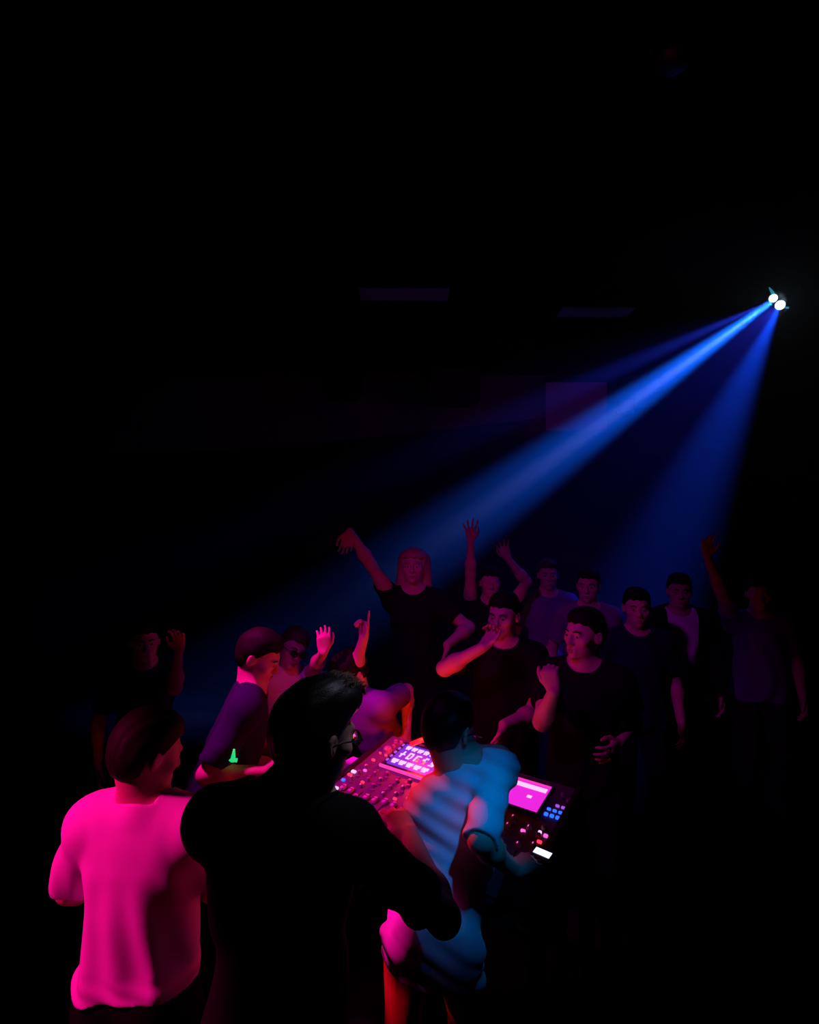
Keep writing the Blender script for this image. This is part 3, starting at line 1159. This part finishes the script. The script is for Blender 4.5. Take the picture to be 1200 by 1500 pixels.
# red gooseneck desk lamp on the back of the console
t = thing('desk_lamp', C(.30, .066, TZ + .165), 'short red glowing lamp rod on the back edge of the console', 'lamp')
g0 = S(.285, .072, .0)
g1, g2, g3 = g0 + Z_ * .03 - E2 * .01, P(603, 1090, 2.50), P(629, 1080, 2.42)
m = MB()
m.tube([g0, g1, (g1 + g2) / 2 + Z_ * .02, g2], .004, 8)
m.build('gooseneck', PLASTIC, t, True)
m = MB()
m.tube([g2, g3], .011, 12)
m.build('lamp_head', emis('red lamp glow', (1.0, .004, .006), 1.6), t, True)
pl = bpy.data.lights.new('red_lamp', 'POINT')
pl.color = (1, .02, .0)
pl.energy = 6.0
pl.shadow_soft_size = .03
po = bpy.data.objects.new('red_lamp', pl)
COL.objects.link(po)
po.location = Vector((g2 + g3) / 2 + Z_ * .03 - E1 * .0 + E2 * .04)

# sheet of paper left of the console
m = MB()
m.box(C(-.085, .16, TZ + .0025), nrm(E1 + E2 * .05), nrm(E2 - E1 * .05), Z_, .115, .13, .002)
tag(m.build('paper_sheet', mat('white paper', (.82, .82, .82), .9, .1, 300, .03)),
    'white paper sheet lit pink on the table left of the console', 'paper')

# ================================================================== people around the console
def folds_left(A, F, U):
    """long drapes fanning over the back from the left shoulder, ripples near the hem"""
    dn = np.clip((.40 - U) / .28, 0, 1)
    low = np.clip((.10 - U) / .10, 0, 1)
    B = A - .22 * (.42 - U) * np.clip((A + .2) / .3, 0, 1)
    g = .0068 * dn * (1 - .75 * low) * np.sin(B * 74 + .8 * np.sin(U * 7) + .9)
    g = g + .0048 * dn * (1 - .75 * low) * np.sin(B * 37 + 2.4 + 2 * U)
    g = g + .0045 * low * np.sin(U * 120 + A * 20 + 2 * np.sin(A * 13))
    return g + .0018 * np.sin(U * 30 + A * 40)


p1 = person('man in white t-shirt lit pink, seen from behind at lower left', P(205, 1200, 1.55), h=1.56, yaw=6, lean=4,
            head_yaw=40, head_pitch=-20, shirt=WHITE_TEE, trousers=BLACK_TROUSER, hair=HAIR_BLACK, vox=.005, build=1.02,
            armL=dict(w=P(140, 1300, 1.83), e=P(50, 1345, 1.50), curl=.7, sl=.80),
            armR=dict(w=P(300, 1280, 1.85), e=P(330, 1340, 1.5), curl=.7), fold=folds_left, loose=.017, hem=.02)

p2 = person('tall man in black shirt and glasses, seen from behind in the middle', P(406, 1300, 1.30), h=1.745, yaw=34, lean=2, twist=-26,
            head_yaw=44, head_pitch=-14, headshift=(.075, 0, -.012), shirt=BLACK_TEE, trousers=BLACK_TROUSER, hair=HAIR_SHINE, hair_style='quiff', vox=.005,
            armR=dict(w=P(600, 1222, 1.65), e=P(650, 1345, 1.40), fix=True, f=V(-.13, .20, .06), p=V(0, 0, -1), curl=.45, sl=.72, spread=.2),
            armL=dict(w=P(400, 1300, 1.68), e=P(310, 1420, 1.40), curl=.6), build=1.04, loose=.012, hem=-.14, sleeve_r=.05)
# loose strands standing up on the front of his quiff
m = MB()
random.seed(5)
for i in range(420):
    x = random.uniform(-.052, .052)
    y = random.uniform(.015, .092)
    zt = .100 + .030 * math.sqrt(max(0, 1 - ((y - .045) / .06) ** 2)) * math.sqrt(max(0.05, 1 - (x / .066) ** 2)) - .006
    q0 = p2['H'](x, y, zt)
    l = random.uniform(.014, .030)
    q1 = p2['H'](x + random.uniform(-.004, .004), y - l * .15, zt + l * .6)
    q2 = p2['H'](x + random.uniform(-.008, .012), y + l * random.uniform(-.1, .7), zt + l)
    m.tube([q0, q1, q2], [.0016, .0013, .0003], 4)
m.build('quiff', HAIR_LIT_TIP, p2['root'], True)
glasses(p2, ('eyeglasses', 'thin dark eyeglasses worn by the tall man in black'))


def folds_right(A, F, U):
    dn = np.clip((.36 - U) / .15, 0, 1)
    low = np.clip((.06 - U) / .1, 0, 1)
    g = .0028 * np.sin((U * 80 + A * 40) + 2 * np.sin(A * 9)) * np.clip((U - .2) / .1, 0, 1)
    g = g + .004 * dn * np.sin(A * 40 + U * 25)
    return g + .005 * low * np.sin(U * 80 + A * 20 + 2 * np.sin(A * 11))


p3 = person('man in pale t-shirt lit blue, bending over the console at right', P(634, 1400, 1.70), h=1.58, yaw=4, lean=16, side=13, tilt=46, twist=0,
            head_yaw=44, head_pitch=-26, head_roll=-8, headshift=(-.07, .0, -.03), shirt=BLUE_TEE, trousers=RED_TROUSER, hair=HAIR_SHINE, vox=.005, build=.86,
            armR=dict(w=P(752, 1276, 1.70), e=P(722, 1290, 1.58), f=V(.12, .09, .01), p=V(.1, .1, -1), curl=.45, sl=.98),
            armL=dict(w=P(660, 1186, 1.98), e=P(640, 1290, 1.95), f=V(.05, .2, .0), p=V(0, 0, -1), curl=.15), fold=folds_right, loose=.012, hem=-.15, sleeve_r=.05)
glasses(p3, ('eyeglasses', 'eyeglasses worn by the man in the blue lit t-shirt'))

# phone glowing beside his hand
ph = P(795, 1251, 1.79)
t = thing('phone', ph, 'small phone with a glowing white screen at the hand on the console corner', 'phone')
m = MB()
m.box(ph, nrm(E1 + V(0, 0, -.05)), E2, Z_, .030, .036, .004, 0, .003)
m.build('case', PLASTIC, t)
m = MB()
m.box(ph + Z_ * .0045, nrm(E1 + V(0, 0, -.05)), E2, Z_, .027, .016, .0006)
m.build('phone_screen', emis('phone screen glow', (.62, .72, 1.0), 1.6), t)

p4 = person('dark haired man in navy t-shirt leaning over the table at left', P(318, 1100, 2.50), h=1.62, yaw=78, lean=19, side=0,
            head_yaw=92, head_pitch=-26, shirt=NAVY_TEE, hair=HAIR_BLACK, vox=.005, eyes=True,
            armR=dict(w=P(388, 1130, 2.32), e=P(290, 1150, 2.25), curl=.5, sl=.78),
            armL=dict(w=P(420, 1112, 2.6), e=P(400, 1150, 2.7), curl=.5))
g = P(341, 1108, 2.27)  # glowing shape added for a green spot of light on his arm
m = MB()
m.tube([g - Z_ * .02, g + V(.006, 0, .03)], [.012, .004], 8)
m.tube([g - V(.04, 0, .012), g + V(.018, 0, -.016)], [.003, .009], 8)
tag(m.build('green_light_spot', emis('green glow', (.02, .75, .22), .9), None, True),
    'small green spot of light at the elbow of the man in navy', 'light spot')

p5 = person('man in white t-shirt and dark sunglasses raising an open hand', P(408, 1100, 3.18), h=1.47, yaw=140, lean=8, side=-6,
            head_yaw=148, head_pitch=-8, head_roll=-24, shirt=WHITE_TEE, hair=HAIR_BROWN, vox=.005, eyes=True,
            armL=dict(w=P(474, 955, 2.72), e=P(445, 1060, 2.72), f=V(.02, 0, 1), p=V(-.3, 1, 0), curl=.55, spread=.10, sl=.6),
            armR=dict(w=P(445, 1085, 3.02), e=P(390, 1050, 3.4)))
glasses(p5, ('sunglasses', 'dark sunglasses on the tilted face of the man raising his hand'), True)

p6 = person('dancer in lilac t-shirt bending low behind the console, one finger pointing up', P(580, 1100, 3.0), h=1.49, yaw=215, lean=31, side=11,
            head_yaw=230, head_pitch=-35, shirt=LILAC_TEE, hair=HAIR_BLACK,
            armR=dict(w=P(533, 935, 2.74), e=P(510, 1020, 2.62), f=V(.04, 0, 1), p=V(-.6, -.6, 0), curl=1.1, point=True),
            armL=dict(w=P(596, 1072, 2.88), e=P(612, 1050, 3.0), sl=.75))

# ================================================================== the crowd facing the console
p8 = person('man in black t-shirt holding one hand to his mouth, behind the console', P(738, 1000, 3.0), h=1.70, yaw=190, head_yaw=212,
            head_pitch=-3, shirt=BLACK_TEE, hair=HAIR_BLACK, eyes=True, vox=.005,
            armR=dict(w=P(708, 948, 2.72), e=P(640, 985, 2.8), f=V(.06, .06, .05), p=V(.3, .3, .8), curl=.9),
            armL=dict(w=P(738, 1062, 2.72), e=P(790, 1010, 2.95), f=V(-.04, -.03, -.1), p=V(-1, 0, 0), sl=.7))
p9 = person('man in black t-shirt looking left with a fist before his chest', P(856, 1000, 2.62), h=1.68, yaw=205, head_yaw=238,
            head_pitch=2, shirt=BLACK_TEE, hair=HAIR_BLACK, eyes=True, vox=.005,
            armR=dict(w=P(812, 1012, 2.32), e=P(790, 1080, 2.4), f=V(-.03, .02, .12), p=V(.4, .6, 0), curl=1.35, spread=0),
            armL=dict(w=P(905, 1090, 2.5), e=P(930, 1060, 2.7)))
p7 = person('long haired blond woman in dark top dancing with one arm over her head', P(606, 900, 4.0), h=1.88, yaw=183, head_yaw=186, head_pitch=6,
            shirt=BLACK_TEE, hair=HAIR_BLOND, hair_style='long', female=True, eyes=True, build=.9,
            armR=dict(w=P(512, 778, 3.8), e=P(556, 770, 3.9), f=V(-.02, 0, -.1), p=V(0, -1, 0), curl=.5),
            armL=dict(w=P(655, 945, 3.7), e=P(660, 890, 4.0), f=V(.02, 0, -1)))
p10 = person('man in pale lilac t-shirt standing between the two black t-shirts, farther back', P(803, 900, 4.5), h=1.755, yaw=185, head_yaw=190,
             shirt=LILAC_TEE, hair=HAIR_BROWN, eyes=True)
p11 = person('man in grey t-shirt, his head just above the man with the fist', P(862, 900, 4.0), h=1.73, yaw=190, head_yaw=205, shirt=GREY_TEE, armL=dict(w=P(878, 965, 3.8), e=P(890, 960, 3.9)),
             hair=HAIR_BLACK, eyes=True)
p12 = person('man in dark t-shirt between the grey t-shirt and the open jacket', P(933, 920, 3.45), h=1.66, yaw=185, head_yaw=195, shirt=DARKBLUE_TEE,
             hair=HAIR_BLACK, eyes=True)
p13 = person('man in open black jacket over a white t-shirt, far right crowd', P(995, 920, 3.92), h=1.70, yaw=185, head_yaw=200, shirt=WHITE_TEE, jacket=JACKET,
             hair=HAIR_BLACK, eyes=True)
p14 = person('dancer in lilac t-shirt at far right with one arm straight up', P(1112, 900, 3.9), h=1.68, yaw=195, head_yaw=205, shirt=LILAC_TEE, hair=HAIR_BLACK,
             armR=dict(w=P(1036, 815, 3.7), e=P(1030, 880, 3.6), f=V(0, 0, 1), p=V(0, -1, 0), curl=.4, sl=.6))
p15 = person('man in dark blue t-shirt at far left lifting one hand', P(212, 1000, 3.1), h=1.52, yaw=150, head_yaw=150, shirt=DARKBLUE_TEE, hair=HAIR_BLACK, eyes=True,
             armL=dict(w=P(262, 955, 2.9), e=P(255, 1040, 2.9), f=V(0, 0, 1), p=V(0, -1, 0), curl=.5))
p16 = person('dancer behind the blond woman with both arms stretched up', P(718, 900, 4.4), h=1.70, yaw=182, head_yaw=182, shirt=BLACK_TEE, hair=HAIR_BLACK,
             armR=dict(w=P(690, 792, 4.25), e=P(690, 840, 4.3), f=V(-.05, 0, 1), p=V(0, -1, 0), curl=.2, spread=.3),
             armL=dict(w=P(744, 818, 4.25), e=P(762, 850, 4.3), f=V(-.4, 0, 1), p=V(0, -1, 0), curl=.3, spread=.3))

# ================================================================== render look
w = bpy.data.worlds.new('world')
scene.world = w
w.use_nodes = True
w.node_tree.nodes['Background'].inputs[0].default_value = (0, 0, 0, 1)
w.node_tree.nodes['Background'].inputs[1].default_value = 0
vs_ = scene.view_settings
vs_.view_transform = 'Standard'
vs_.look = 'None'
vs_.gamma = 1
vs_.exposure = 0
vs_.use_curve_mapping = False
cy = scene.cycles
cy.volume_bounces = 0
cy.max_bounces = 5
cy.diffuse_bounces = 2
cy.use_denoising = True
cy.sample_clamp_indirect = 2.0
cy.volume_step_rate = 1.0
